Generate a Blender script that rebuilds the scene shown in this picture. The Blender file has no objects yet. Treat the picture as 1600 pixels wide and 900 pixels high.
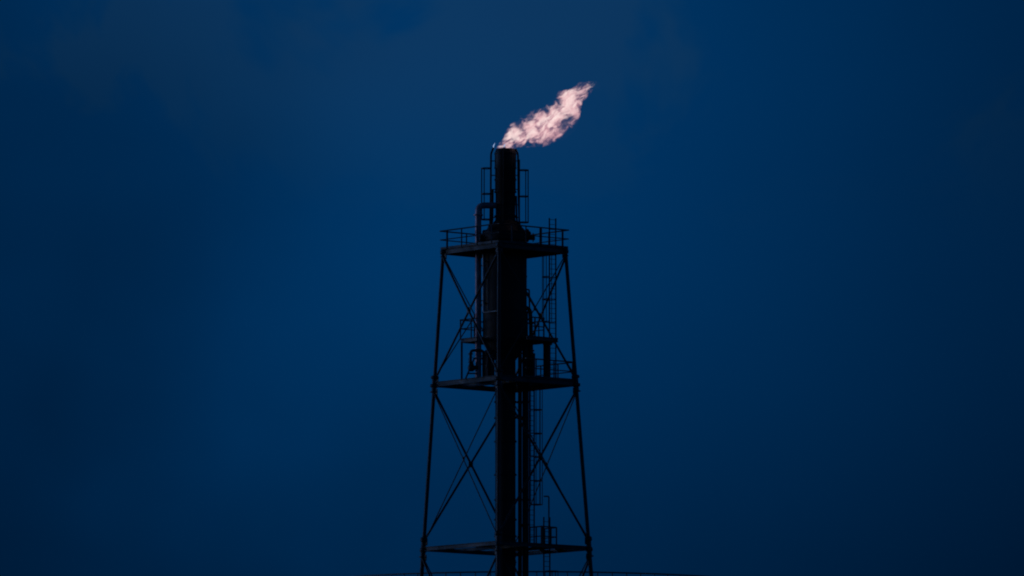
import bpy, bmesh, math, random
from mathutils import Vector, Matrix, noise

random.seed(7)
scene = bpy.context.scene
coll = scene.collection

# ------------------------------------------------------------------ camera
F_PX = 12000.0           # focal length in pixels of the 1600 px wide photograph
DIST = 461.0             # camera to tower axis, metres
CAM = Vector((0.442, -DIST, 2.0))
TILT = math.atan(0.105)
cd = bpy.data.cameras.new("camera")
cam = bpy.data.objects.new("camera", cd)
coll.objects.link(cam)
cam.location = CAM
cam.rotation_euler = (math.pi / 2 + TILT, 0, 0)
cd.sensor_width = 36.0
cd.lens = F_PX * 36.0 / 1600.0
cd.clip_start = 1.0
cd.clip_end = 30000.0
scene.camera = cam

# ------------------------------------------------------------------ sky and sun (dusk, glow off to the left)
SUN_EL = math.radians(4.0)
SUN_ROT = math.radians(-72.0)
world = bpy.data.worlds.new("World")
scene.world = world
world.use_nodes = True
nt = world.node_tree
nt.nodes.clear()


def N(tree, kind, **kw):
    n = tree.nodes.new(kind)
    for k, v in kw.items():
        setattr(n, k, v)
    return n


def math_node(tree, op, a, b=None, c=None, clamp=False):
    n = tree.nodes.new("ShaderNodeMath")
    n.operation = op
    n.use_clamp = clamp
    for i, v in enumerate((a, b, c)):
        if v is None:
            continue
        if isinstance(v, (int, float)):
            n.inputs[i].default_value = v
        else:
            tree.links.new(v, n.inputs[i])
    return n.outputs[0]


def maprange(tree, v, a, b, c, d, smooth=True):
    n = tree.nodes.new("ShaderNodeMapRange")
    n.interpolation_type = "SMOOTHSTEP" if smooth else "LINEAR"
    tree.links.new(v, n.inputs[0])
    for i, x in enumerate((a, b, c, d)):
        n.inputs[1 + i].default_value = x
    return n.outputs[0]


sky = N(nt, "ShaderNodeTexSky", sky_type="NISHITA")
sky.sun_disc = False
sky.sun_elevation = SUN_EL
sky.sun_rotation = SUN_ROT
sky.altitude = 20.0
sky.air_density = 1.0
sky.dust_density = 0.4
sky.ozone_density = 4.0
tc = N(nt, "ShaderNodeTexCoord")
sep = N(nt, "ShaderNodeSeparateXYZ")
nt.links.new(tc.outputs["Generated"], sep.inputs[0])
# lens vignette painted into the sky as a brightness wave, plus finer cloud veils
n1 = N(nt, "ShaderNodeTexNoise")
n1.inputs["Scale"].default_value = 22.0
n1.inputs["Detail"].default_value = 3.0
n1.inputs["Roughness"].default_value = 0.45
nt.links.new(tc.outputs["Generated"], n1.inputs["Vector"])
n1f = math_node(nt, "SUBTRACT", n1.outputs[0], 0.5)
az = math_node(nt, "ARCTAN2", sep.outputs[0], sep.outputs[1])
azw = math_node(nt, "MULTIPLY_ADD", n1f, 0.045, az)
wave = math_node(nt, "COSINE", math_node(nt, "MULTIPLY", azw, 36.0))
wave = math_node(nt, "MULTIPLY", wave, maprange(nt, sep.outputs[2], 0.17, 0.35, 1.0, 0.0))
vignette = math_node(nt, "MULTIPLY_ADD", wave, 0.245, 0.725)  # darkens the sky to either side of the view, like lens falloff
elw = math_node(nt, "MULTIPLY_ADD", n1f, 0.035, sep.outputs[2])
low = maprange(nt, elw, 0.02, 0.165, 0.16, 1.28)
n2 = N(nt, "ShaderNodeTexNoise")
n2.inputs["Scale"].default_value = 34.0
n2.inputs["Detail"].default_value = 4.0
n2.inputs["Roughness"].default_value = 0.6
n2.inputs["Distortion"].default_value = 0.6
mp = N(nt, "ShaderNodeMapping")
mp.inputs["Location"].default_value = (20.7605, 28.9983, 1.00264)
nt.links.new(tc.outputs["Generated"], mp.inputs[0])
nt.links.new(mp.outputs[0], n2.inputs["Vector"])
veil = maprange(nt, n2.outputs[0], 0.46, 0.60, 0.0, 1.0)
veil = math_node(nt, "MULTIPLY", veil, maprange(nt, sep.outputs[2], 0.106, 0.14, 0.0, 1.0))
lum = N(nt, "ShaderNodeRGBToBW")
nt.links.new(sky.outputs[0], lum.inputs[0])
glow = math_node(nt, "POWER", lum.outputs[0], 2.0)
amp = math_node(nt, "MULTIPLY", math_node(nt, "MULTIPLY", glow, vignette), low)
blue = N(nt, "ShaderNodeMix", data_type="RGBA")
blue.inputs["A"].default_value = (0.0006, 0.262, 0.95, 1)      # deep twilight blue
blue.inputs["B"].default_value = (0.030, 0.290, 0.90, 1)      # thin grey veil of cloud
nt.links.new(veil, blue.inputs["Factor"])
mul = N(nt, "ShaderNodeMix", data_type="RGBA", blend_type="MULTIPLY")
mul.inputs["Factor"].default_value = 1.0
nt.links.new(blue.outputs["Result"], mul.inputs["A"])
comb = N(nt, "ShaderNodeCombineXYZ")
for i in range(3):
    nt.links.new(amp, comb.inputs[i])
nt.links.new(comb.outputs[0], mul.inputs["B"])
bg = N(nt, "ShaderNodeBackground")
SKY_STRENGTH = 0.095
bg.inputs["Strength"].default_value = SKY_STRENGTH
nt.links.new(mul.outputs["Result"], bg.inputs["Color"])
wo = N(nt, "ShaderNodeOutputWorld")
nt.links.new(bg.outputs[0], wo.inputs["Surface"])

sd = bpy.data.lights.new("sun", "SUN")
sd.energy = 0.09
sd.angle = math.radians(12)
sd.color = (1.0, 0.97, 0.95)
sun = bpy.data.objects.new("sun", sd)
coll.objects.link(sun)
# the last glow comes from the left, just above the horizon
to_sun = Vector((-math.cos(math.radians(4)) * math.cos(math.radians(10)), math.cos(math.radians(4)) * math.sin(math.radians(10)), math.sin(math.radians(4))))
sun.rotation_euler = to_sun.to_track_quat("Z", "Y").to_euler()

scene.view_settings.view_transform = "Standard"
scene.view_settings.look = "None"
scene.view_settings.exposure = 0.0
scene.view_settings.gamma = 1.0
scene.view_settings.use_curve_mapping = False
scene.cycles.volume_step_rate = 0.08
scene.cycles.volume_max_steps = 1024
scene.cycles.filter_width = 2.0
scene.cycles.max_bounces = 8

# ------------------------------------------------------------------ helpers
_s, _c = math.sin(TILT), math.cos(TILT)


def W(x, y, Y=0.0):
    """world point seen at photo pixel (x, y) when it stands Y metres behind the tower axis"""
    dx, dy = (x - 800) / F_PX, (450 - y) / F_PX
    d = Vector((dx, _c - _s * dy, _s + _c * dy))
    return CAM + d * ((DIST + Y) / d.y)


def ZY(y, Y=0.0):
    return W(800, y, Y).z


PXM = F_PX / DIST         # pixels per metre at the tower (26)


def px(n):
    return n / PXM


def principled(name, c0, c1, rough, metallic=0.0, scale=1.5, bump=0.0, stretch=(1, 1, 1)):
    m = bpy.data.materials.new(name)
    m.use_nodes = True
    t = m.node_tree
    b = t.nodes["Principled BSDF"]
    co = N(t, "ShaderNodeTexCoord")
    mpn = N(t, "ShaderNodeMapping")
    mpn.inputs["Scale"].default_value = stretch
    t.links.new(co.outputs["Object"], mpn.inputs[0])
    nz = N(t, "ShaderNodeTexNoise")
    nz.inputs["Scale"].default_value = scale
    nz.inputs["Detail"].default_value = 5
    nz.inputs["Roughness"].default_value = 0.6
    t.links.new(mpn.outputs[0], nz.inputs["Vector"])
    mx = N(t, "ShaderNodeMix", data_type="RGBA")
    mx.inputs["A"].default_value = (*c0, 1)
    mx.inputs["B"].default_value = (*c1, 1)
    t.links.new(maprange(t, nz.outputs[0], 0.35, 0.65, 0, 1), mx.inputs["Factor"])
    t.links.new(mx.outputs["Result"], b.inputs["Base Color"])
    t.links.new(maprange(t, nz.outputs[0], 0.3, 0.7, rough - 0.08, rough + 0.1), b.inputs["Roughness"])
    b.inputs["Metallic"].default_value = metallic
    if bump:
        bn = N(t, "ShaderNodeBump")
        bn.inputs["Strength"].default_value = bump
        bn.inputs["Distance"].default_value = 0.02
        t.links.new(nz.outputs[0], bn.inputs["Height"])
        t.links.new(bn.outputs[0], b.inputs["Normal"])
    return m


STEEL = principled("weathered_dark_steel", (0.018, 0.024, 0.028), (0.032, 0.034, 0.036), 0.5, 0.0, 1.2)
BEAM = principled("grey_painted_beam", (0.042, 0.060, 0.066), (0.028, 0.036, 0.04), 0.6, 0.0, 0.9)
SOOT = principled("soot_blackened_shell", (0.008, 0.0085, 0.0095), (0.018, 0.0175, 0.017), 0.65, 0.0, 0.7, 0.2)
CLAD = principled("pinkish_red_cladding", (0.66, 0.44, 0.45), (0.50, 0.22, 0.25), 0.40, 0.2, 2.0)  # the pinkish red is the pipe's own paint colour
GALV = principled("galvanised_tube", (0.42, 0.44, 0.46), (0.30, 0.31, 0.33), 0.42, 0.5, 3.0)
GRATE = principled("deck_grating", (0.05, 0.05, 0.05), (0.09, 0.075, 0.06), 0.7, 0.0, 2.0)
TANKW = principled("tank_paint", (0.34, 0.36, 0.37), (0.28, 0.28, 0.27), 0.5, 0.0, 0.15)  # light grey paint stands in for haze over the distant railing
CONC = principled("concrete", (0.32, 0.31, 0.29), (0.24, 0.23, 0.22), 0.85, 0.0, 1.0, 0.3)
GROUND = principled("gravel_yard", (0.11, 0.10, 0.085), (0.07, 0.075, 0.05), 0.95, 0.0, 0.06, 0.3)


class MB:
    """collects shapes in world coordinates, links them as one mesh"""

    def __init__(self):
        self.v, self.f = [], []

    def ring_join(self, rings, caps=True, closed=False):
        b0 = len(self.v)
        n = len(rings[0])
        for r in rings:
            self.v += [tuple(p) for p in r]
        m = len(rings)
        for i in range(m if closed else m - 1):
            a, b = b0 + i * n, b0 + ((i + 1) % m) * n
            for j in range(n):
                k = (j + 1) % n
                self.f.append((a + j, a + k, b + k, b + j))
        if caps and not closed:
            self.f.append(tuple(b0 + j for j in reversed(range(n))))
            self.f.append(tuple(b0 + (m - 1) * n + j for j in range(n)))
        return self

    def tube(self, pts, r, sides=10, closed=False):
        pts = [Vector(p) for p in pts]
        rs = r if isinstance(r, (list, tuple)) else [r] * len(pts)
        m = len(pts)
        tans = []
        for i in range(m):
            a = pts[(i - 1) % m] if (i > 0 or closed) else pts[0]
            b = pts[(i + 1) % m] if (i < m - 1 or closed) else pts[-1]
            t = b - a
            tans.append(t.normalized())
        ref = Vector((0, 0, 1)) if abs(tans[0].z) < 0.9 else Vector((0, 1, 0))
        u = (ref - tans[0] * ref.dot(tans[0])).normalized()
        rings = []
        for i in range(m):
            u = (u - tans[i] * u.dot(tans[i])).normalized()
            w = tans[i].cross(u)
            rings.append([pts[i] + (u * math.cos(a) + w * math.sin(a)) * rs[i] for a in (2 * math.pi * k / sides for k in range(sides))])
        return self.ring_join(rings, True, closed)

    def lathe(self, cx, cy, prof, sides=48, caps=True):
        rings = [[(cx + r * math.cos(2 * math.pi * k / sides), cy + r * math.sin(2 * math.pi * k / sides), z) for k in range(sides)] for r, z in prof]
        return self.ring_join(rings, caps)

    def extrude(self, A, B, prof):
        """profile (u sideways, v up) swept from A to B"""
        A, B = Vector(A), Vector(B)
        t = (B - A).normalized()
        side = Vector((t.y, -t.x, 0))
        side = side.normalized() if side.length > 1e-6 else Vector((1, 0, 0))
        up = side.cross(t).normalized()
        if up.z < 0:
            up = -up
        rings = [[P + side * u + up * v for u, v in prof] for P in (A, B)]
        return self.ring_join(rings)

    def bar(self, A, B, w, h):
        return self.extrude(A, B, [(-w / 2, -h / 2), (w / 2, -h / 2), (w / 2, h / 2), (-w / 2, h / 2)])

    def ibeam(self, A, B, w, h, t=0.02):
        a, b, k = w / 2, h / 2, t / 2
        return self.extrude(A, B, [(-a, -b), (a, -b), (a, -b + t), (k, -b + t), (k, b - t), (a, b - t), (a, b), (-a, b), (-a, b - t), (-k, b - t), (-k, -b + t), (-a, -b + t)])

    def prism(self, poly, z0, z1):
        return self.ring_join([[(x, y, z0) for x, y in poly], [(x, y, z1) for x, y in poly]])

    def build(self, name, mat, parent=None, smooth=False):
        me = bpy.data.meshes.new(name)
        off = Vector((0, 0, 0))
        p = parent
        while p is not None:
            off += p.location
            p = p.parent
        me.from_pydata([tuple(Vector(q) - off) for q in self.v], [], self.f)
        bm = bmesh.new()
        bm.from_mesh(me)
        bmesh.ops.recalc_face_normals(bm, faces=bm.faces)
        bm.to_mesh(me)
        bm.free()
        me.update()
        me.materials.append(mat)
        if smooth:
            me.set_sharp_from_angle(angle=math.radians(40))
            for q in me.polygons:
                q.use_smooth = True
        o = bpy.data.objects.new(name, me)
        coll.objects.link(o)
        o.parent = parent
        return o


def part(name, parent, pos, mesh_obj=None):
    """another copy of a piece, sharing its mesh; pos is its offset from the first one"""
    o = mesh_obj.copy()
    coll.objects.link(o)
    o.parent = parent
    o.location = Vector(mesh_obj.location) + Vector(pos)
    o.name = name
    return o


def tag(o, label, cat, group=None, kind=None):
    o["label"] = label
    if cat:
        o["category"] = cat
    if group:
        o["group"] = group
    if kind:
        o["kind"] = kind
    return o


def thing(name, loc, label, cat, group=None):
    o = bpy.data.objects.new(name, None)
    coll.objects.link(o)
    o.empty_display_size = 0.3
    o.location = loc
    return tag(o, label, cat, group)


def fillet(pts, r, n=6):
    """round the inner corners of a polyline"""
    pts = [Vector(p) for p in pts]
    out = [pts[0]]
    for i in range(1, len(pts) - 1):
        a, b, c = pts[i - 1], pts[i], pts[i + 1]
        da, dc = (a - b).normalized(), (c - b).normalized()
        k = min(r, (a - b).length * 0.49, (c - b).length * 0.49)
        p0, p2 = b + da * k, b + dc * k
        for j in range(n + 1):
            t = j / n
            out.append(p0 * (1 - t) ** 2 + b * 2 * t * (1 - t) + p2 * t * t)
    out.append(pts[-1])
    return out


# ------------------------------------------------------------------ ground
g = MB()
R = 12000.0
ring0 = [(R * math.cos(2 * math.pi * k / 64), R * math.sin(2 * math.pi * k / 64)) for k in range(64)]
g.prism(ring0, -0.5, 0.0)
gr = g.build("ground", GROUND)
gr["kind"] = "structure"

# ------------------------------------------------------------------ tower frame
# corners in plan: left, near, right, far (the square is turned a few degrees off the diagonal)
TOP = {"left": W(692.5, 393, 0.27), "near": W(779.8, 383, -3.70), "right": W(883.6, 393, -0.27), "far": W(797, 403, 3.70)}
LOW = {"left": W(662.0, 850, 0.36), "near": W(778.4, 838, -4.98), "right": W(919.8, 850, -0.36), "far": W(801, 862, 4.98)}
Z1, Z2, Z3 = ZY(390, 0.27), ZY(597, 0.3), ZY(855, 0.36)
ZT, ZB = ZY(393, 0.27), ZY(850, 0.36)


def leg(k, z):
    t = (ZT - z) / (ZT - ZB)
    a, b = TOP[k], LOW[k]
    return Vector((a.x + (b.x - a.x) * t, a.y + (b.y - a.y) * t, z))


CORN = ["left", "near", "right", "far"]
tower = thing("lattice_tower", (0, 0, 0), "tall four-legged dark steel lattice tower carrying the flare stack", "tower")
legs = {}
zs_l = {k: ZY(k, 0.3) for k in (390, 393, 398, 401, 588, 592, 598, 604, 611, 613, 841, 845, 852, 860, 868, 871)}
for k in CORN:
    m = MB()
    m.tube([leg(k, 0.35), leg(k, ZY(862, 0.3)), leg(k, Z3), leg(k, ZY(600, 0.3)), leg(k, ZY(392, 0.3))], [0.16, 0.125, 0.118, 0.112, 0.108], 16)
    lo = m.build("leg", STEEL, tower, True)
    legs[k] = lo

    def collar(y0, y1, r, bulge=1.0, name="flange"):
        z0, z1 = ZY(y1, 0.3), ZY(y0, 0.3)
        a, b = leg(k, z0), leg(k, z1)
        q = MB()
        q.tube([a, a.lerp(b, 0.25), a.lerp(b, 0.75), b], [r, r * bulge, r * bulge, r], 16)
        q.build(name, STEEL, lo, True)
    collar(390.0, 398.0, 0.155, 1.18, "cap")
    collar(400.4, 402.0, 0.155)
    collar(587.5, 592.5, 0.20, 1.22)
    collar(592.5, 600.5, 0.155, 1.0, "sleeve")
    collar(600.5, 605.5, 0.22, 1.15)
    collar(605.5, 612.0, 0.15, 1.0, "sleeve")
    collar(612.0, 613.6, 0.24)
    collar(839.5, 847.0, 0.17, 1.30)
    collar(847.0, 856.5, 0.155, 1.0, "sleeve")
    collar(856.5, 862.5, 0.20, 1.08)
    collar(862.5, 869.5, 0.15, 1.0, "sleeve")
    collar(869.5, 871.2, 0.24)
    f = MB()
    b = leg(k, 0)
    f.lathe(b.x, b.y, [(0.75, 0.0), (0.75, 0.30), (0.70, 0.36)], 24)
    f.build("footing", CONC, lo)

FACES = [("left", "near"), ("near", "right"), ("right", "far"), ("far", "left")]
THICK, THIN = 0.066, 0.034


def brace(A, B, r):
    m = MB()
    m.tube([A, B], r, 10)
    return m.build("brace", STEEL, tower, True)


def gusset(P, d, w, h):
    """small plate in the plane of a face; d is the face's horizontal direction"""
    m = MB()
    d = Vector((d.x, d.y, 0)).normalized()
    m.extrude(P - d * w / 2, P + d * w / 2, [(-0.012, -h / 2), (0.012, -h / 2), (0.012, h / 2), (-0.012, h / 2)])
    return m.build("gusset", STEEL, tower)


def xpanel(ztop, zbot, heavy):
    for i, (a, b) in enumerate(FACES):
        r = THICK if i in heavy else THIN
        at, bt, ab, bb = leg(a, ztop), leg(b, ztop), leg(a, zbot), leg(b, zbot)
        n = Vector((bt.y - at.y, at.x - bt.x, 0)).normalized() * 0.05
        brace(at + n, bb + n, r)
        brace(bt - n, ab - n, r)
        wt, wb = (bt - at).length, (bb - ab).length
        t = wt / (wt + wb)
        C = at.lerp(bb, t)
        gusset(C, b and (bt - at), 0.34 if r > 0.05 else 0.2, 0.34 if r > 0.05 else 0.2)
        for P, s in ((at, 1), (bt, -1), (ab, 1), (bb, -1)):
            d = (bt - at).normalized() * s
            gusset(P + d * 0.16, bt - at, 0.26, 0.36)


xpanel(ZY(400, 0.3), ZY(592, 0.3), (0, 2))
xpanel(ZY(612, 0.3), ZY(847, 0.3), (1, 3))
Z4, Z5 = 22.5, 11.0
xpanel(ZY(871, 0.3), Z4 + 0.4, (0, 2))
xpanel(Z4 - 0.4, Z5 + 0.4, (1, 3))
xpanel(Z5 - 0.4, 0.9, (0, 2))


def ring_beams(z, h, w=0.18):
    for a, b in FACES:
        m = MB()
        A, B = leg(a, z), leg(b, z)
        d = (B - A).normalized() * 0.1
        m.ibeam(A + d, B - d, w, h)
        m.build("beam", BEAM, tower)


for zz in (Z4, Z5):
    ring_beams(zz, 0.3)
# frames that carry the middle and the lower platform, each with inner joists
HB1, HB2, HB3 = 0.30, 0.30, 0.24
ring_beams(Z2 - HB2 / 2, HB2)
ring_beams(Z3 - HB3 / 2, HB3, 0.2)
ring_beams(Z1 - HB1 / 2, HB1)


def joists(z, h, fr):
    """beams parallel to the left-near face, set at fractions of the way to the right-far face"""
    for t in fr:
        m = MB()
        A = leg("near", z).lerp(leg("right", z), t)
        B = leg("left", z).lerp(leg("far", z), t)
        d = (B - A).normalized() * 0.1
        m.ibeam(A + d, B - d, 0.14, h * 0.8)
        m.build("joist", BEAM, tower)


joists(Z1 - HB1 / 2, HB1, (0.28, 0.72))
joists(Z2 - HB2 / 2, HB2, (0.3, 0.7))
joists(Z3 - HB3 / 2, HB3, (0.33, 0.67))

# ------------------------------------------------------------------ flare stack
stack = thing("flare_stack", (0, 0, 0), "black flare stack with wide drum below its slim burner tip, inside the tower", "flare stack")


def prof(seq):
    return [(px(r), ZY(y)) for r, y in seq]


SX = 0.045
m = MB()
m.lathe(SX, 0, [(px(16), 0.2)] + prof([(16, 558)]), 40)
riser = m.build("riser", SOOT, stack, True)
tag(riser, "long slim riser pipe below the drum", None)
for y in (628, 653, 690, 742, 781, 812, 838):
    q = MB()
    q.lathe(SX, 0, prof([(17.8, y + 1.1), (17.8, y - 1.1)]), 40)
    q.build("flange", SOOT, riser, True)
m = MB()
m.lathe(SX, 0, prof([(16.1, 563), (24, 553), (35.6, 529), (35.6, 489), (33.6, 487.5), (33.6, 378), (35, 377), (35, 364), (17.2, 345.5)]), 64)
drum = m.build("drum", SOOT, stack, True)
for y, r in ((488, 36.5), (432, 34.2), (528, 36.4), (365, 36.6), (376, 37.0)):
    q = MB()
    q.lathe(SX, 0, prof([(r, y + 1.0), (r, y - 1.0)]), 64)
    q.build("flange", SOOT, drum, True)
m = MB()
# an open, hollow burner tip
m.lathe(SX, 0, prof([(16.6, 345.5), (15.6, 341), (15.6, 300), (16.4, 299), (16.4, 263), (16.9, 262), (16.9, 239), (15.6, 235), (14.8, 233), (13.8, 233), (13.8, 300)]), 48)
tip = m.build("burner_tip", SOOT, stack, True)
for y in (240.5, 262.5, 281, 300, 319, 338):
    q = MB()
    q.lathe(SX, 0, prof([(17.6, y + 0.9), (17.6, y - 0.9)]), 48)
    q.build("flange", SOOT, tip, True)
# nozzle with a flange on the drum's right shoulder, another on its left
for pts, fl in ((((822, 371), (836, 371)), 833), (((760, 369), (748, 369)), 757.5)):
    m = MB()
    m.tube([W(*pts[0], -0.2), W(*pts[1], -0.2)] if fl > 800 else [W(*pts[0], 0.6), W(*pts[1], 0.6)], 0.17, 16)
    nz = m.build("nozzle", SOOT, stack, True)
    q = MB()
    Yn = -0.2 if fl > 800 else 0.6
    q.tube([W(fl - 0.9, pts[0][1], Yn), W(fl + 0.9, pts[0][1], Yn)], 0.27, 20)
    q.build("flange", SOOT, nz, True)
# pilot gas lines climbing the tip
pil = [([(815, 359), (811.5, 349), (810, 300), (809.3, 240), (805.3, 232.5)], -0.05, 0.06), ([(761, 362), (765.8, 350), (766.8, 300), (767.2, 240), (771, 231)], -0.05, 0.062), ([(786, 362), (786.4, 348), (786.6, 300), (786.8, 238), (787.3, 230)], -0.78, 0.035)]
for pts, Yp, rr in pil:
    m = MB()
    m.tube(fillet([W(x, y, Yp) for x, y in pts], 0.12, 4), rr, 10)
    pl = m.build("pilot_line", SOOT, stack, True)
    if Yp > -0.5:
        for y in (251.5, 274, 296, 320, 340):
            q = MB()
            xa = 767.0 if pts[0][0] < 790 else 809.8
            xb = 774 if xa < 790 else 803
            q.tube([W(xa, y, Yp), W(xb, y, Yp)], 0.03, 8)
            q.build("bracket", SOOT, pl)

# steam ring feeders hugging the lower half of the tip
for xs, y0, Yp, rr in ((((769.5, 296), (769.0, 345), (764, 357)), 296, -0.15, 0.085), (((806.5, 306), (807.6, 345), (811, 354)), 306, -0.15, 0.06)):
    m = MB()
    m.tube(fillet([W(x, y, Yp) for x, y in xs], 0.15, 4), rr, 10)
    m.build("steam_feeder", SOOT, stack, True)
# bolted lugs round the drum's shoulder
for x, y, Yp, rr in ((757.5, 364, -0.35, 0.16), (766, 358, -0.9, 0.12), (812.5, 357, -0.9, 0.12), (826, 366, -0.5, 0.15), (752.5, 373, -0.6, 0.15), (823.5, 362.5, 0.4, 0.13)):
    m = MB()
    c = W(x, y, Yp)
    m.lathe(c.x, c.y, [(rr * 0.7, c.z - 0.2), (rr, c.z - 0.12), (rr, c.z + 0.1), (rr * 0.6, c.z + 0.18)], 12)
    m.build("lug", SOOT, stack, True)

# ------------------------------------------------------------------ caged ladders
lad_n = 0


def ladder(label, x, Y, ytop, ybot, rung_dir, out_dir, hoops, cage_r, width=0.42, r_rail=0.043, first_rung=None, bars=(-100, -50, 0, 50, 100), hoop_h=0.06):
    """x, Y: middle of the ladder; out_dir: side the cage is on"""
    base = W(x, ybot, Y)
    t = thing("caged_ladder", base, label, "ladder", "caged ladders on the flare tower")
    rd = Vector((rung_dir[0], rung_dir[1], 0)).normalized()
    od = Vector((out_dir[0], out_dir[1], 0)).normalized()
    H = ZY(ytop, Y) - base.z
    up = Vector((0, 0, 1))
    for s in (-1, 1):
        m = MB()
        p = base + rd * s * width / 2
        m.extrude(p, p + up * H, [(-r_rail, -r_rail * 0.7), (r_rail, -r_rail * 0.7), (r_rail, r_rail * 0.7), (-r_rail, r_rail * 0.7)])
        m.build("rail", STEEL, t)
    m = MB()
    p = base + up * 0.25
    m.tube([p - rd * width / 2, p + rd * width / 2], 0.016, 6)
    r0 = m.build("rung", STEEL, t)
    n = int((H - 0.3) / 0.30)
    for i in range(1, n + 1):
        part("rung", t, (0, 0, i * 0.30), r0)
    zh = [ZY(y, Y) for y in hoops]
    c0 = od * (cage_r * 0.92)
    h0 = None
    for z in zh:
        C = Vector((base.x, base.y, z)) + c0
        if h0 is None:
            m = MB()
            pts = [Vector((base.x, base.y, z)) + rd * width / 2]
            for k in range(-11, 12):
                a = math.radians(k * 11)
                pts.append(C + (od * math.cos(a) - rd * math.sin(a)) * cage_r)
            pts.append(Vector((base.x, base.y, z)) - rd * width / 2)
            rings = []
            for i, q in enumerate(pts):
                a = pts[max(0, i - 1)]
                b = pts[min(len(pts) - 1, i + 1)]
                s = (b - a).normalized().cross(up) * 0.012
                rings.append([q - s - up * hoop_h / 2, q + s - up * hoop_h / 2, q + s + up * hoop_h / 2, q - s + up * hoop_h / 2])
            m.ring_join(rings)
            h0, z0 = m.build("hoop", STEEL, t), z
        else:
            part("hoop", t, (0, 0, z - z0), h0)
    for a in bars:
        a = math.radians(a)
        q = Vector((base.x, base.y, 0)) + c0 + (od * math.cos(a) + rd * math.sin(a)) * cage_r
        m = MB()
        m.bar(Vector((q.x, q.y, min(zh))), Vector((q.x, q.y, max(zh))), 0.045, 0.045)
        m.build("cage_bar", STEEL, t)
    return t


ladder("short caged ladder up the left side of the burner tip", 767, 0.1, 245, 354, (0, 1), (-1, 0), (263, 303, 343), px(8.0), 0.44, bars=(-65, -22, 30, 68))
ladder("short caged ladder up the right side of the burner tip", 811.5, -0.1, 250, 356, (0, 1), (1, 0), (266, 307, 347.5), px(7.6), 0.44, bars=(-65, -22, 30, 68))
ladder("caged ladder from the middle platform through the top platform's right corner", 863.5, -0.1, 341, 597, (1, 0.55), (-0.7, 1), (397, 432, 467, 502), 0.40, 0.44, bars=(-95, -40, 10, 55, 100))
ladder("caged ladder hanging between the middle and lower platforms right of the riser", 831, 0.55, 566, 850, (1, 0.8), (0.9, -0.9), (604, 641, 678, 714.5, 752, 789), 0.37, 0.36, bars=(-95, -40, 0, 50, 100))
ladder("caged ladder dropping below the lower platform at the bottom of the view", 854.5, 0.0, 808, 1110, (1, 0.6), (0.9, -0.9), (893, 930, 967, 1004, 1041, 1078), 0.38, 0.42, bars=(-95, -45, 0, 50, 100))

# ------------------------------------------------------------------ platforms with guardrails


def edge_pts(A, B, ts):
    return [A.lerp(B, t) for t in ts]


def guardrail(t, path, posts, height=1.10, mid=(0.55,), r=0.036, toe=True, over=0.0):
    """rails along straight runs of path, posts at the given points"""
    up = Vector((0, 0, 1))
    for A, B in zip(path[:-1], path[1:]):
        d = (B - A).normalized() * over
        m = MB()
        m.tube([A - d + up * height, B + d + up * height], r * 1.15, 8)
        m.build("handrail", STEEL, t, True)
        for h in mid:
            m = MB()
            m.tube([A - d * 0.7 + up * height * h, B + d * 0.7 + up * height * h], r * 0.9, 8)
            m.build("mid_rail", STEEL, t, True)
        if toe:
            m = MB()
            m.bar(A + up * 0.07, B + up * 0.07, 0.012, 0.13)
            m.build("toe_board", BEAM, t)
    first = None
    for q in posts:
        q, rp = (q if isinstance(q, tuple) else (q, r * 1.5))
        if first is None or rp != first[2]:
            m = MB()
            m.tube([q, q + up * height], rp, 8)
            first = (m.build("post", STEEL, t, True), Vector(q), rp)
        else:
            part("post", t, q - first[1], first[0])


def deck(t, outer, inner, z0, z1):
    """deck plates round a hole; outer and inner are four corners each"""
    for i in range(4):
        j = (i + 1) % 4
        m = MB()
        poly = [(outer[i].x, outer[i].y), (outer[j].x, outer[j].y), (inner[j].x, inner[j].y), (inner[i].x, inner[i].y)]
        m.prism(poly, z0, z1)
        m.build("deck_plate", GRATE, t)


# top platform: full square deck
t = thing("work_platform", (0, 0, Z1), "topmost square railed platform around the base of the burner tip", "platform", "railed platforms of the flare tower")
oc = [leg(k, Z1) for k in CORN]
cen = sum(oc, Vector()) / 4
outer = [cen + (p - cen) * 1.02 for p in oc]
inner = [Vector((1.75 * sx, 1.75 * sy, 0)) for sx, sy in ((-1, 0.07), (-0.07, -1), (1, -0.07), (0.07, 1))]
deck(t, outer, inner, Z1 + 0.004, Z1 + 0.05)
rc = [cen + (p - cen) * 1.045 for p in oc]
L, Nn, Rr, Fa = rc
posts = []


def post_at(A, B, xs, z):
    """posts on the run A-B where the photo shows them (photo x at that depth)"""
    out = []
    for x in xs:
        best = min((i / 400 for i in range(401)), key=lambda q: abs((lambda p: 800 + (p.x - CAM.x) * F_PX / (DIST + p.y))(A.lerp(B, q)) - x))
        out.append(A.lerp(B, best))
    return out


thick = 0.062
posts = [(p, thick) for p in post_at(L, Nn, (698,), Z1) + post_at(Nn, Rr, (879.5,), Z1)] + [(p, 0.042) for p in post_at(L, Nn, (720.8, 745, 768), Z1) + post_at(Nn, Rr, (800, 822), Z1) + post_at(Fa, Rr, (820,), Z1) + post_at(L, Fa, (728.5, 752), Z1)]
posts += [(p, 0.085) for p in post_at(Nn, Rr, (845,), Z1)] + [(p, 0.07) for p in post_at(Fa, Rr, (858.5,), Z1)]
guardrail(t, [L, Nn, Rr, Fa, L], posts, 1.12, (0.52,), over=0.06)

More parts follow.
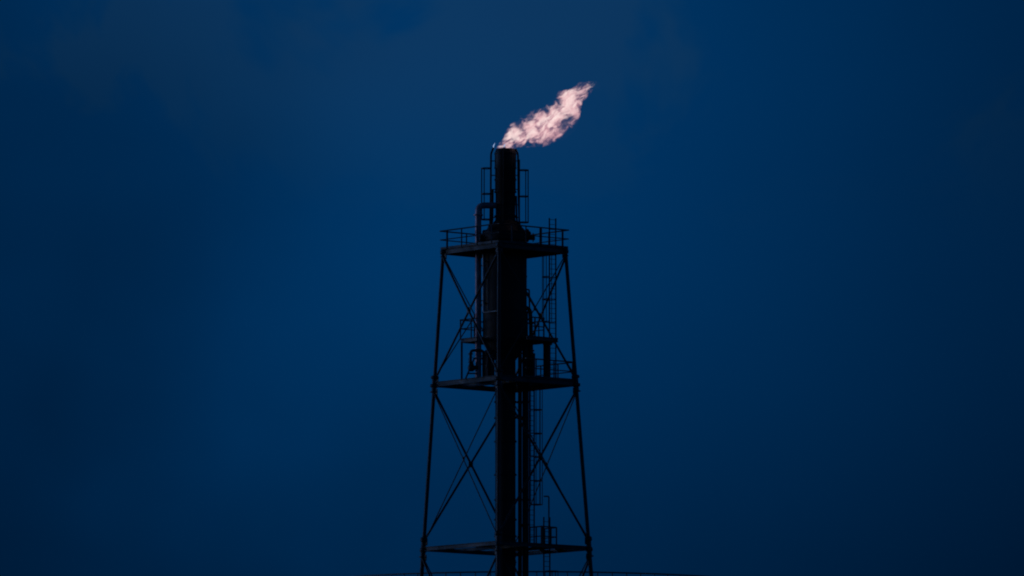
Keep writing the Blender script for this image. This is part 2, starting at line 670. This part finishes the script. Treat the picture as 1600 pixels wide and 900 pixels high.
# middle platform: decked on the right half only
t = thing("work_platform", (0, 0, Z2), "middle platform with rails at its right end, below the drum", "platform", "railed platforms of the flare tower")
oc = [leg(k, Z2) for k in CORN]
a, b = oc[1].lerp(oc[0], 0.30), oc[3].lerp(oc[0], 0.30)
cR = [a, oc[1], oc[2], oc[3], b]
ms = [((oc[1].lerp(oc[0], 0.32)), oc[1], oc[2].lerp(oc[1], 0.55), Vector((-0.9, -1.4, 0))), ]
hole = [Vector((px(16.5) * 1.5 * sx, px(16.5) * 1.5 * sy, 0)) for sx, sy in ((-1.5, 0.1), (0, -1), (1.9, 0), (0, 1))]
outer2 = [Vector((-2.2, 0.1, 0)), oc[1], oc[2], oc[3]]
deck(t, outer2, hole, Z2 + 0.004, Z2 + 0.045)
L2, N2, R2, F2 = [Vector((p.x * 0.985, p.y * 0.985, Z2)) for p in oc]
A1 = N2.lerp(R2, 0.35)
B1 = F2.lerp(R2, 0.40)
guardrail(t, [A1, R2, B1], [(p, 0.04) for p in post_at(N2, R2, (838, 866, 895), Z2) + post_at(F2, R2, (845, 872), Z2)], 1.15, (0.5,))

# gallery round the drum, half way up
Zm = ZY(528.5, 0.0)
t = thing("work_platform", (0, 0, Zm), "small railed gallery half way up the drum", "platform", "railed platforms of the flare tower")
gl, gn, gr_, gf = W(719.5, 529, 0.2), W(792, 529, -2.95), W(872, 529, -0.2), W(800, 529, 2.95)
for p in (gl, gn, gr_, gf):
    p.z = Zm
G = [gl, gn, gr_, gf]
hole = [Vector((1.62 * sx, 1.62 * sy, 0)) for sx, sy in ((-1, 0.07), (-0.07, -1), (1, -0.07), (0.07, 1))]
# two wings joined behind the drum; the viewer's side stays open
gnl, gnr = gl.lerp(gn, 0.36), gr_.lerp(gn, 0.62)
for poly in ((gl, gnl, hole[0]), (gl, hole[0], hole[3], gf), (gf, hole[3], hole[2], gr_), (gr_, hole[2], gnr)):
    m = MB()
    m.prism([(p.x, p.y) for p in poly], Zm - 0.05, Zm)
    m.build("deck_plate", GRATE, t)
for A, B in ((gl, gnl), (gnr, gr_), (gr_, gf), (gf, gl)):
    m = MB()
    d = (B - A).normalized() * 0.03
    m.ibeam(A + d + Vector((0, 0, -0.155)), B - d + Vector((0, 0, -0.155)), 0.12, 0.20)
    m.build("beam", STEEL, t)
guardrail(t, [gl.lerp(gn, 0.36), gl, gl.lerp(gf, 0.45)], [(p, 0.042) for p in [gl * 1.0] + post_at(gl, gn, (736,), Zm) + post_at(gl, gf, (741,), Zm)], 1.12, (0.52,), over=0.05, toe=False)
guardrail(t, [gn.lerp(gr_, 0.45), gn.lerp(gr_, 0.72)], [(p, 0.05) for p in post_at(gn, gr_, (836, 850), Zm)], 1.12, (0.52,), over=0.05, toe=False)
guardrail(t, [gf.lerp(gr_, 0.40), gf.lerp(gr_, 0.70)], [(p, 0.04) for p in post_at(gf, gr_, (842,), Zm)], 1.12, (0.52,), toe=False)
for p, rr in ((W(721.5, 530, 0.15), 0.065), (W(850.5, 530, 0.5), 0.07)):
    m = MB()
    m.tube([Vector((p.x, p.y, Z2 + 0.045)), Vector((p.x, p.y, Zm - 0.255))], rr, 10)
    m.build("support_post", STEEL, t, True)

# lower landing
Zl = Z3
t = thing("work_platform", (0, 0, Zl), "lower platform with a small railed landing at the ladder, low in the view", "platform", "railed platforms of the flare tower")
oc = [leg(k, Z3) for k in CORN]
ll, ln, lr, lf = W(828, 850, -0.1), W(847, 850, -1.0), W(869.5, 850, 0.0), W(850, 850, 1.0)
for p in (ll, ln, lr, lf):
    p.z = Zl
m = MB()
m.prism([(p.x, p.y) for p in (ll, ln, lr, lf)], Zl + 0.004, Zl + 0.045)
m.build("deck_plate", GRATE, t)
hole = [Vector((0.95 * sx, 0.95 * sy, 0)) for sx, sy in ((-1, 0.07), (-0.07, -1), (1, -0.07), (0.07, 1))]
outer3 = [Vector((-1.9, 0.1, 0)), oc[1] * 0.98, Vector((1.35, -0.1, 0)), oc[3] * 0.98]
deck(t, outer3, hole, Zl + 0.004, Zl + 0.045)
for A, B in ((oc[1].lerp(oc[2], 0.42), oc[3].lerp(oc[2], 0.42)), (oc[1].lerp(oc[2], 0.62), oc[3].lerp(oc[2], 0.62))):
    m = MB()
    z = Vector((0, 0, -HB3 / 2))
    m.ibeam(A + z, B + z, 0.12, HB3 * 0.8)
    m.build("beam", BEAM, t)
guardrail(t, [ll, ln, lr, lf], [(p, 0.045) for p in [ll, lr] + post_at(ll, ln, (838,), Zl)] + [(p, 0.085) for p in [ln, lf] + post_at(ln, lr, (860,), Zl)], 1.16, (0.5,))

# ------------------------------------------------------------------ pipework
GP = "pipes running up the flare tower"


def pipe(name, label, pts, r, mat, bend=0.3, sides=16, flanges=(), clamps=(), group=GP):
    P = [W(*p) for p in pts]
    base = min(P, key=lambda q: q.z)
    t = thing(name, base, label, "pipe", group)
    m = MB()
    m.tube(fillet(P, bend, 7), r, sides)
    m.build("pipe_run", mat, t, True)
    for (x, y, Y) in flanges:
        q = MB()
        c = W(x, y, Y)
        q.lathe(c.x, c.y, [(r * 1.5, c.z - 0.04), (r * 1.5, c.z + 0.04)], 20)
        q.build("flange", mat, t, True)
    for A, B in clamps:
        q = MB()
        q.bar(W(*A), W(*B), 0.05, 0.07)
        q.build("clamp", STEEL, t)
    return t


pipe("steam_pipe", "metal-clad pipe left of the drum, painted pinkish red, bent into the burner tip",
     [(776, 321, -0.2), (747.2, 321, -0.2), (747.2, 598, -0.2)], 0.19, CLAD, 0.38, 24,
     flanges=((747.2, 336, -0.2), (747.2, 560, -0.2)), clamps=(((750, 415, -0.2), (758, 415, -0.2)), ((750, 470, -0.2), (758, 470, -0.2))))
pipe("conduit", "thin pale conduit down the left of the drum, turning right under its middle",
     [(755.2, 397, -0.75), (755.2, 488.5, -0.75), (779, 485.5, -1.55)], 0.055, GALV, 0.16, 10,
     clamps=(((754, 408, -0.72), (759, 408, -0.55)), ((754, 434, -0.72), (759, 434, -0.55)), ((754, 474, -0.72), (759, 474, -0.55))), group=None)
zg = 0.0


def ground_pipe(label, x, Y, ytop, r, mat, clamps):
    top = W(x, ytop, Y)
    t = thing("riser_pipe", (top.x, top.y, 0), label, "pipe", GP)
    m = MB()
    m.tube([Vector((top.x, top.y, 0.0)), top], r, 16)
    m.build("pipe_run", mat, t, True)
    for y in clamps:
        q = MB()
        q.lathe(top.x, top.y, [(r * 1.35, ZY(y + 1.2, Y)), (r * 1.35, ZY(y - 1.2, Y))], 16)
        q.build("flange", mat, t, True)


ground_pipe("narrower of the two pipes just right of the riser", 812.4, -0.15, 542, 0.122, SOOT, (628, 654, 781))
ground_pipe("thicker pipe running down beside the ladder, right of the riser", 821.0, -0.1, 533, 0.19, SOOT, (628, 781, 820))
# straps that tie the two pipes to the riser
for y in (628.5, 652, 781):
    q = MB()
    q.bar(W(803, y, -0.1), W(824, y, -0.1), 0.06, 0.12)
    st = q.build("strap", STEEL, stack)
pipe("side_pipe", "bent pipe leaving the right flank of the drum and running down to the middle platform",
     [(817, 479, -0.1), (828.3, 483, -0.1), (829.5, 510, -0.1), (830.5, 598, -0.1)], 0.12, SOOT, 0.25, 16, flanges=((829.8, 505, -0.1), (830.3, 548, -0.1)))
pipe("instrument_line", "thin instrument line looping out of the drum's right flank above the side pipe",
     [(819, 452.5, -0.1), (826.8, 452.5, -0.1), (827.4, 484, -0.1)], 0.05, SOOT, 0.08, 10, group=None)
pipe("standpipe", "thick upright pipe under the gallery, beside the right-hand ladder",
     [(855.5, 535, 0.5), (855.5, 598, 0.5)], 0.19, STEEL, 0.1, 18, flanges=((855.5, 538, 0.5), (855.5, 594, 0.5)), group=None)
pipe("vent_pipe", "thin vent pipe with a bent top on the lower landing", [(849.5, 775.5, -0.35), (857.6, 775.5, -0.35), (857.6, 850, -0.35)], 0.042, STEEL, 0.08, 8, group=None)
pipe("short_pipe", "short capped pipe standing between side pipe and ladder", [(834.5, 552, -0.4), (834.5, 598, -0.4)], 0.075, STEEL, 0.05, 10, group=None)

# valve set on the left of the middle platform
vb = W(739, 594, -0.4)
t = thing("control_valve", vb, "pipe loop with valve on the left of the middle platform, beside the clad pipe", "valve")
m = MB()
m.tube(fillet([W(x, y, -0.4) for x, y in ((735.3, 580), (735.3, 547.5), (755.5, 547.5), (755.5, 590))], 0.22, 6), 0.085, 12)
m.build("pipe_loop", STEEL, t, True)
for x, y, r in ((735.3, 553, 0.15), (735.3, 566, 0.15), (755.5, 556, 0.14), (755.5, 569, 0.14)):
    q = MB()
    c = W(x, y, -0.4)
    q.lathe(c.x, c.y, [(r, c.z - 0.03), (r, c.z + 0.03)], 16)
    q.build("flange", STEEL, t, True)
m = MB()
c = W(736.5, 574.5, -0.4)
m.lathe(c.x, c.y, [(0.10, c.z - 0.22), (0.19, c.z - 0.16), (0.23, c.z), (0.17, c.z + 0.14), (0.11, c.z + 0.32)], 18)
m.build("valve_body", STEEL, t, True)
m = MB()
m.tube([W(736.5, 574.5, -0.4), W(747, 574.5, -0.4)], 0.13, 14)
m.build("inlet_pipe", STEEL, t, True)
m = MB()
m.tube([W(729.5, 583.5, -0.4), W(746, 583.5, -0.4)], 0.045, 10)
m.build("drain_pipe", STEEL, t, True)
m = MB()
m.tube([W(726.5, 594, -0.6), W(741.5, 559, -0.5)], 0.05, 8)
m.build("stay", STEEL, t, True)
m = MB()
cw = W(736.3, 562, -0.62)
m.tube([cw + Vector((math.cos(a) * 0.16, 0, math.sin(a) * 0.16)) for a in (2 * math.pi * k / 20 for k in range(20))], 0.016, 6, True)
hw = m.build("handwheel", STEEL, t, True)
m = MB()
m.bar(W(729, 596, -0.4), W(758, 596, -0.4), 0.5, 0.10)
m.build("base_plate", STEEL, t)

# seal pots flanking the cone
for x0, Yp, rr, yt, lab in ((763.5, 0.9, 0.36, 546, "squat upright seal pot behind the drain pipes, left of the cone"), (824.5, 0.75, 0.32, 537, "upright seal pot behind the side pipe, right of the cone")):
    b0 = W(x0, 597, Yp)
    b0.z = Z2 + 0.045
    t = thing("seal_pot", b0, lab, "vessel", "seal pots on the middle platform")
    zt = ZY(yt, Yp)
    m = MB()
    m.lathe(b0.x, b0.y, [(rr * 0.9, b0.z), (rr, b0.z + 0.12), (rr, zt - 0.25), (rr * 0.8, zt - 0.1), (rr * 0.3, zt)], 24)
    m.build("shell", SOOT, t, True)
    m = MB()
    m.lathe(b0.x, b0.y, [(rr * 1.15, zt - 0.62), (rr * 1.15, zt - 0.54)], 24)
    m.build("flange", SOOT, t, True)
    m = MB()
    m.tube([Vector((b0.x, b0.y, zt - 0.05)), Vector((b0.x, b0.y, zt + 0.3))], 0.07, 10)
    m.build("nozzle", SOOT, t, True)

# small cluster of instrument pipes under the drum's cone
for x0, lab in ((762, "left"), (768.5, "right")):
    t = thing("drain_pipe", W(x0, 594, -0.9), "thin drain pipe under the drum's cone, %s of a close pair" % lab, "pipe", "thin drain pipes under the drum")
    m = MB()
    m.tube(fillet([W(x0 + 9, 546, -0.6), W(x0, 556, -0.9), W(x0, 594, -0.9)], 0.15, 5), 0.06, 10)
    m.build("pipe_run", STEEL, t, True)
    q = MB()
    c = W(x0, 572, -0.9)
    q.lathe(c.x, c.y, [(0.10, c.z - 0.12), (0.13, c.z), (0.10, c.z + 0.12)], 14)
    q.build("valve_body", STEEL, t, True)

# ------------------------------------------------------------------ storage tank far behind: only its top rail shows
TY = 139.0
rail_z = W(830, 893.2, TY).z
TR = 20.0
tc0 = W(830, 893.2, TY)
TC = Vector((tc0.x, tc0.y + TR, 0))
zr = rail_z - 1.1
t = thing("storage_tank", TC, "round grey tank far behind the tower, only its roof railing showing at the bottom edge", "tank")
m = MB()
m.lathe(TC.x, TC.y, [(TR + 0.02, 0.0), (TR + 0.02, zr), (TR + 0.35, zr + 0.01), (TR + 0.35, zr + 0.12)], 128)
m.build("shell", TANKW, t, True)
m = MB()
m.lathe(TC.x, TC.y, [(TR + 0.3, zr + 0.124), (TR * 0.8, zr + 0.5), (TR * 0.4, zr + 0.9), (0.05, zr + 1.0)], 96, True)
m.build("roof", TANKW, t, True)
for zz, rr, nm in ((rail_z, 0.06, "handrail"), (rail_z - 0.5, 0.03, "mid_rail")):
    m = MB()
    m.tube([Vector((TC.x + TR * math.cos(a), TC.y + TR * math.sin(a), zz)) for a in (2 * math.pi * k / 160 for k in range(160))], rr, 8, True)
    m.build(nm, TANKW, t, True)
n_post = 104
first = None
for k in range(n_post):
    a = 2 * math.pi * (k + 0.35) / n_post
    if math.sin(a) > -0.55:
        continue
    p = Vector((TC.x + TR * math.cos(a), TC.y + TR * math.sin(a), zr + 0.12))
    if first is None:
        m = MB()
        m.tube([p, p + Vector((0, 0, 0.98))], 0.05, 8)
        first = (m.build("post", TANKW, t, True), p)
    else:
        part("post", t, p - first[1], first[0])

# ------------------------------------------------------------------ the flame, blown to the right
FO = W(788, 233.5, 0.0)
ST = [((773.5, 231.5), (803, 233)), ((781, 225), (808, 231)), ((790, 213), (818, 229)), ((795, 199), (836, 228)), ((811, 190.5), (853, 225)), ((826, 178), (868, 219)),
      ((846, 172.5), (881, 213)), ((859, 163), (894, 201)), ((870, 152), (904, 189)), ((877, 143), (907, 172)), ((894, 137), (912, 158)), ((907, 128.5), (922, 148)), ((917, 126.5), (928, 139)), ((926, 126.5), (935, 138)), ((934, 126), (940, 133))]
ang = math.atan2(233.5 - 129, 924 - 788)
ca, sa = math.cos(ang), math.sin(ang)


def to_local(x, y):
    dx, dz = (x - 788) / PXM, (233.5 - y) / PXM
    return dx * ca + dz * sa, -dx * sa + dz * ca


def interp_st(u):
    i = min(int(u), len(ST) - 2)
    f = u - i

    def cr(k):
        g_ = lambda j: ST[max(0, min(len(ST) - 1, j))][k]
        p0, p1, p2, p3 = g_(i - 1), g_(i), g_(i + 1), g_(i + 2)
        return tuple(0.5 * (2 * b + (c - a) * f + (2 * a - 5 * b + 4 * c - d) * f * f + (3 * b - a - 3 * c + d) * f ** 3) for a, b, c, d in zip(p0, p1, p2, p3))
    return cr(0), cr(1)


rings = []
NS, NC = 110, 64
for i in range(NS + 1):
    u = i / NS * (len(ST) - 1)
    U, Lw = interp_st(u)
    a, b = Vector(to_local(*U)), Vector(to_local(*Lw))
    c = (a + b) / 2
    h = (a - b) / 2
    grow = min(1.0, 0.15 + i / NS * 2.2)
    ring = []
    for k in range(NC):
        th = 2 * math.pi * k / NC
        depth = h.length * 0.55
        q = Vector((c.x + h.x * math.cos(th), depth * math.sin(th), c.y + h.y * math.cos(th)))
        dirn = Vector((h.x * math.cos(th), depth * math.sin(th), h.y * math.cos(th)))
        sp = Vector((q.x * 1.7, q.y * 2.4, q.z * 2.4)) + Vector((3.7, 1.1, 8.3))
        w = noise.fractal(sp, 0.9, 2.1, 4)
        q += dirn * (0.10 + 0.26 * w * grow)
        ring.append(q)
    rings.append(ring)
m = MB()
m.ring_join(rings)
# float curves of the flame's middle line and half width along its length
hull = [(v[0], v[2]) for v in m.v]
smin, smax = min(s for s, _ in hull), max(s for s, _ in hull)
KN = 15
cl, wd = [], []
for i in range(KN):
    s0 = smin + (smax - smin) * i / (KN - 1)
    band = [n_ for s, n_ in hull if abs(s - s0) < (smax - smin) / (KN - 1) * 0.5]
    hi, lo_ = max(band), min(band)
    cl.append((hi + lo_) / 2)
    wd.append((hi - lo_) / 2)
fm = bpy.data.materials.new("gas_flame")
fm.use_nodes = True
t = fm.node_tree
t.nodes.clear()
co = N(t, "ShaderNodeTexCoord")
vec = co.outputs["Object"]


def noise_node(v, scale, detail=4.0, rough=0.55, dist=0.0, stretch=None, loc=(0, 0, 0)):
    mpn = N(t, "ShaderNodeMapping")
    mpn.inputs["Scale"].default_value = stretch or (1, 1, 1)
    mpn.inputs["Location"].default_value = loc
    t.links.new(v, mpn.inputs[0])
    nn = N(t, "ShaderNodeTexNoise")
    nn.inputs["Scale"].default_value = scale
    nn.inputs["Detail"].default_value = detail
    nn.inputs["Roughness"].default_value = rough
    nn.inputs["Distortion"].default_value = dist
    t.links.new(mpn.outputs[0], nn.inputs["Vector"])
    return nn


# warp the coordinates for curling edges
wn = noise_node(vec, 1.5, 3.0)
wsub = N(t, "ShaderNodeVectorMath", operation="SUBTRACT")
t.links.new(wn.outputs["Color"], wsub.inputs[0])
wsub.inputs[1].default_value = (0.5, 0.5, 0.5)
sepx = N(t, "ShaderNodeSeparateXYZ")
t.links.new(vec, sepx.inputs[0])
wamp = maprange(t, sepx.outputs[0], 0.0, 2.0, 0.10, 0.75)
wsc = N(t, "ShaderNodeVectorMath", operation="SCALE")
t.links.new(wsub.outputs[0], wsc.inputs[0])
t.links.new(wamp, wsc.inputs["Scale"])
wadd = N(t, "ShaderNodeVectorMath", operation="ADD")
t.links.new(vec, wadd.inputs[0])
t.links.new(wsc.outputs[0], wadd.inputs[1])
wv = wadd.outputs[0]
sw = N(t, "ShaderNodeSeparateXYZ")
t.links.new(wv, sw.inputs[0])
s01 = maprange(t, sw.outputs[0], smin, smax, 0, 1, False)


def fcurve(vals):
    lo2, hi2 = min(vals), max(vals)
    n = N(t, "ShaderNodeFloatCurve")
    c = n.mapping.curves[0]
    while len(c.points) > 2:
        c.points.remove(c.points[1])
    ys = [(v - lo2) / (hi2 - lo2) for v in vals]
    c.points[0].location = (0, ys[0])
    c.points[1].location = (1, ys[-1])
    for i in range(1, len(ys) - 1):
        c.points.new(i / (len(ys) - 1), ys[i])
    n.mapping.update()
    t.links.new(s01, n.inputs["Value"])
    return math_node(t, "MULTIPLY_ADD", n.outputs[0], hi2 - lo2, lo2)


wd = [w * (1.0 if i < KN - 5 else 1.35) for i, w in enumerate(wd)]
cen_n, wid_n = fcurve(cl), fcurve([max(w, 0.14) for w in wd])
dn = math_node(t, "DIVIDE", math_node(t, "SUBTRACT", sw.outputs[2], cen_n), wid_n)
dy = math_node(t, "DIVIDE", sw.outputs[1], math_node(t, "MULTIPLY", wid_n, 0.5))
dd = math_node(t, "SQRT", math_node(t, "ADD", math_node(t, "MULTIPLY", dn, dn), math_node(t, "MULTIPLY", dy, dy)))
fine = noise_node(wv, 2.5, 5.0, 0.52, 0.7, (0.8, 0.6, 1.15))
tongues = noise_node(wv, 2.9, 4.0, 0.5, 1.1, (0.5, 0.35, 1.25), (4.2, 0.3, 1.9))
edge = math_node(t, "ADD", dd, math_node(t, "MULTIPLY", math_node(t, "SUBTRACT", fine.outputs[0], 0.5), 1.7))
wisp = noise_node(wv, 7.0, 4.0, 0.6, 0.6, (0.6, 0.8, 1.3), (1.2, 6.3, 2.9))
edge = math_node(t, "ADD", edge, math_node(t, "MULTIPLY", math_node(t, "SUBTRACT", wisp.outputs[0], 0.5), 0.75))
body = math_node(t, "POWER", maprange(t, edge, 0.12, 0.98, 1.0, 0.0), 1.6)
# holes open towards the lower, leeward side
lee = maprange(t, dn, 0.35, -0.5, 0.0, 1.0)
holes = noise_node(wv, 2.0, 4.0, 0.55, 0.4, (0.8, 0.45, 1.1), (7.7, 2.2, 5.1))
open_ = math_node(t, "MULTIPLY", lee, maprange(t, holes.outputs[0], 0.44, 0.56, 0.0, 1.0))
# one large rent near the leeward end, as the wind tears it open
hx, hz = to_local(887, 190)
hv = N(t, "ShaderNodeVectorMath", operation="SUBTRACT")
t.links.new(wv, hv.inputs[0])
hv.inputs[1].default_value = (hx, 0, hz)
hs = N(t, "ShaderNodeVectorMath", operation="MULTIPLY")
t.links.new(hv.outputs[0], hs.inputs[0])
hs.inputs[1].default_value = (1 / 0.62, 0.0, 1 / 0.24)
hl = N(t, "ShaderNodeVectorMath", operation="LENGTH")
t.links.new(hs.outputs[0], hl.inputs[0])
rent = maprange(t, math_node(t, "MULTIPLY_ADD", math_node(t, "SUBTRACT", fine.outputs[0], 0.5), 2.2, hl.outputs["Value"]), 0.55, 1.25, 0.10, 1.0)
dens = math_node(t, "MULTIPLY", math_node(t, "MULTIPLY", body, rent), math_node(t, "SUBTRACT", 1.0, open_))
dens = math_node(t, "MULTIPLY", dens, maprange(t, tongues.outputs[0], 0.34, 0.60, 0.08, 1.0))
dens = math_node(t, "MULTIPLY", dens, maprange(t, math_node(t, "MULTIPLY_ADD", wisp.outputs[0], 0.16, s01), 0.91, 1.05, 1.0, 0.0))
SIG = 8.0
sig = math_node(t, "MULTIPLY", dens, SIG)
heat = math_node(t, "MULTIPLY", maprange(t, tongues.outputs[0], 0.33, 0.62, 0.05, 1.0), math_node(t, "MULTIPLY", maprange(t, edge, 0.1, 0.95, 1.0, 0.5), maprange(t, dn, -0.75, 0.1, 0.55, 1.0)))
ramp = N(t, "ShaderNodeValToRGB")
ramp.color_ramp.elements[0].position = 0.0
ramp.color_ramp.elements[0].color = (0.34, 0.15, 0.22, 1)
ramp.color_ramp.elements[1].position = 1.0
ramp.color_ramp.elements[1].color = (1.05, 0.84, 0.80, 1)
e = ramp.color_ramp.elements.new(0.42)
e.color = (0.80, 0.44, 0.48, 1)
t.links.new(heat, ramp.inputs[0])
em = N(t, "ShaderNodeEmission")
t.links.new(ramp.outputs[0], em.inputs["Color"])
t.links.new(sig, em.inputs["Strength"])
ab = N(t, "ShaderNodeVolumeAbsorption")
ab.inputs["Color"].default_value = (0, 0, 0, 1)
t.links.new(sig, ab.inputs["Density"])
av = N(t, "ShaderNodeAddShader")
t.links.new(em.outputs[0], av.inputs[0])
t.links.new(ab.outputs[0], av.inputs[1])
out = N(t, "ShaderNodeOutputMaterial")
t.links.new(av.outputs[0], out.inputs["Volume"])
tr = N(t, "ShaderNodeBsdfTransparent")
e2 = N(t, "ShaderNodeEmission")
e2.inputs["Color"].default_value = (1.0, 0.6, 0.62, 1)
e2.inputs["Strength"].default_value = 0.0005
asf = N(t, "ShaderNodeAddShader")
t.links.new(tr.outputs[0], asf.inputs[0])
t.links.new(e2.outputs[0], asf.inputs[1])
t.links.new(asf.outputs[0], out.inputs["Surface"])
fo = m.build("flame", fm, None, True)
fo.location = FO
fo.rotation_euler = (0, -ang, 0)
tag(fo, "ragged pink gas flame blown to the right above the burner tip", "flame")

# two tiny bluish pilot flames at the rim
pm = bpy.data.materials.new("pilot_flame_glow")
pm.use_nodes = True
t = pm.node_tree
t.nodes.clear()
em = N(t, "ShaderNodeEmission")
em.inputs["Color"].default_value = (0.35, 0.52, 0.85, 1)
em.inputs["Strength"].default_value = 0.9
out = N(t, "ShaderNodeOutputMaterial")
t.links.new(em.outputs[0], out.inputs["Surface"])
for pts, Yp, lab in (([(771.2, 230.6), (771.0, 228.2), (772.3, 225.6), (773.6, 223.2)], -0.05, "tiny blue pilot flame at the left rim of the burner tip"),
                     ([(787.4, 229.8), (787.6, 228.0), (788.6, 226.2), (790.4, 225.0)], -0.78, "tiny blue pilot flame at the front rim of the burner tip")):
    m = MB()
    P = [W(x, y, Yp) for x, y in pts]
    m.tube(P, [0.014, 0.032, 0.022, 0.004], 10)
    o = m.build("pilot_flame", pm, None, True)
    tag(o, lab, "flame", "pilot flames at the burner rim")
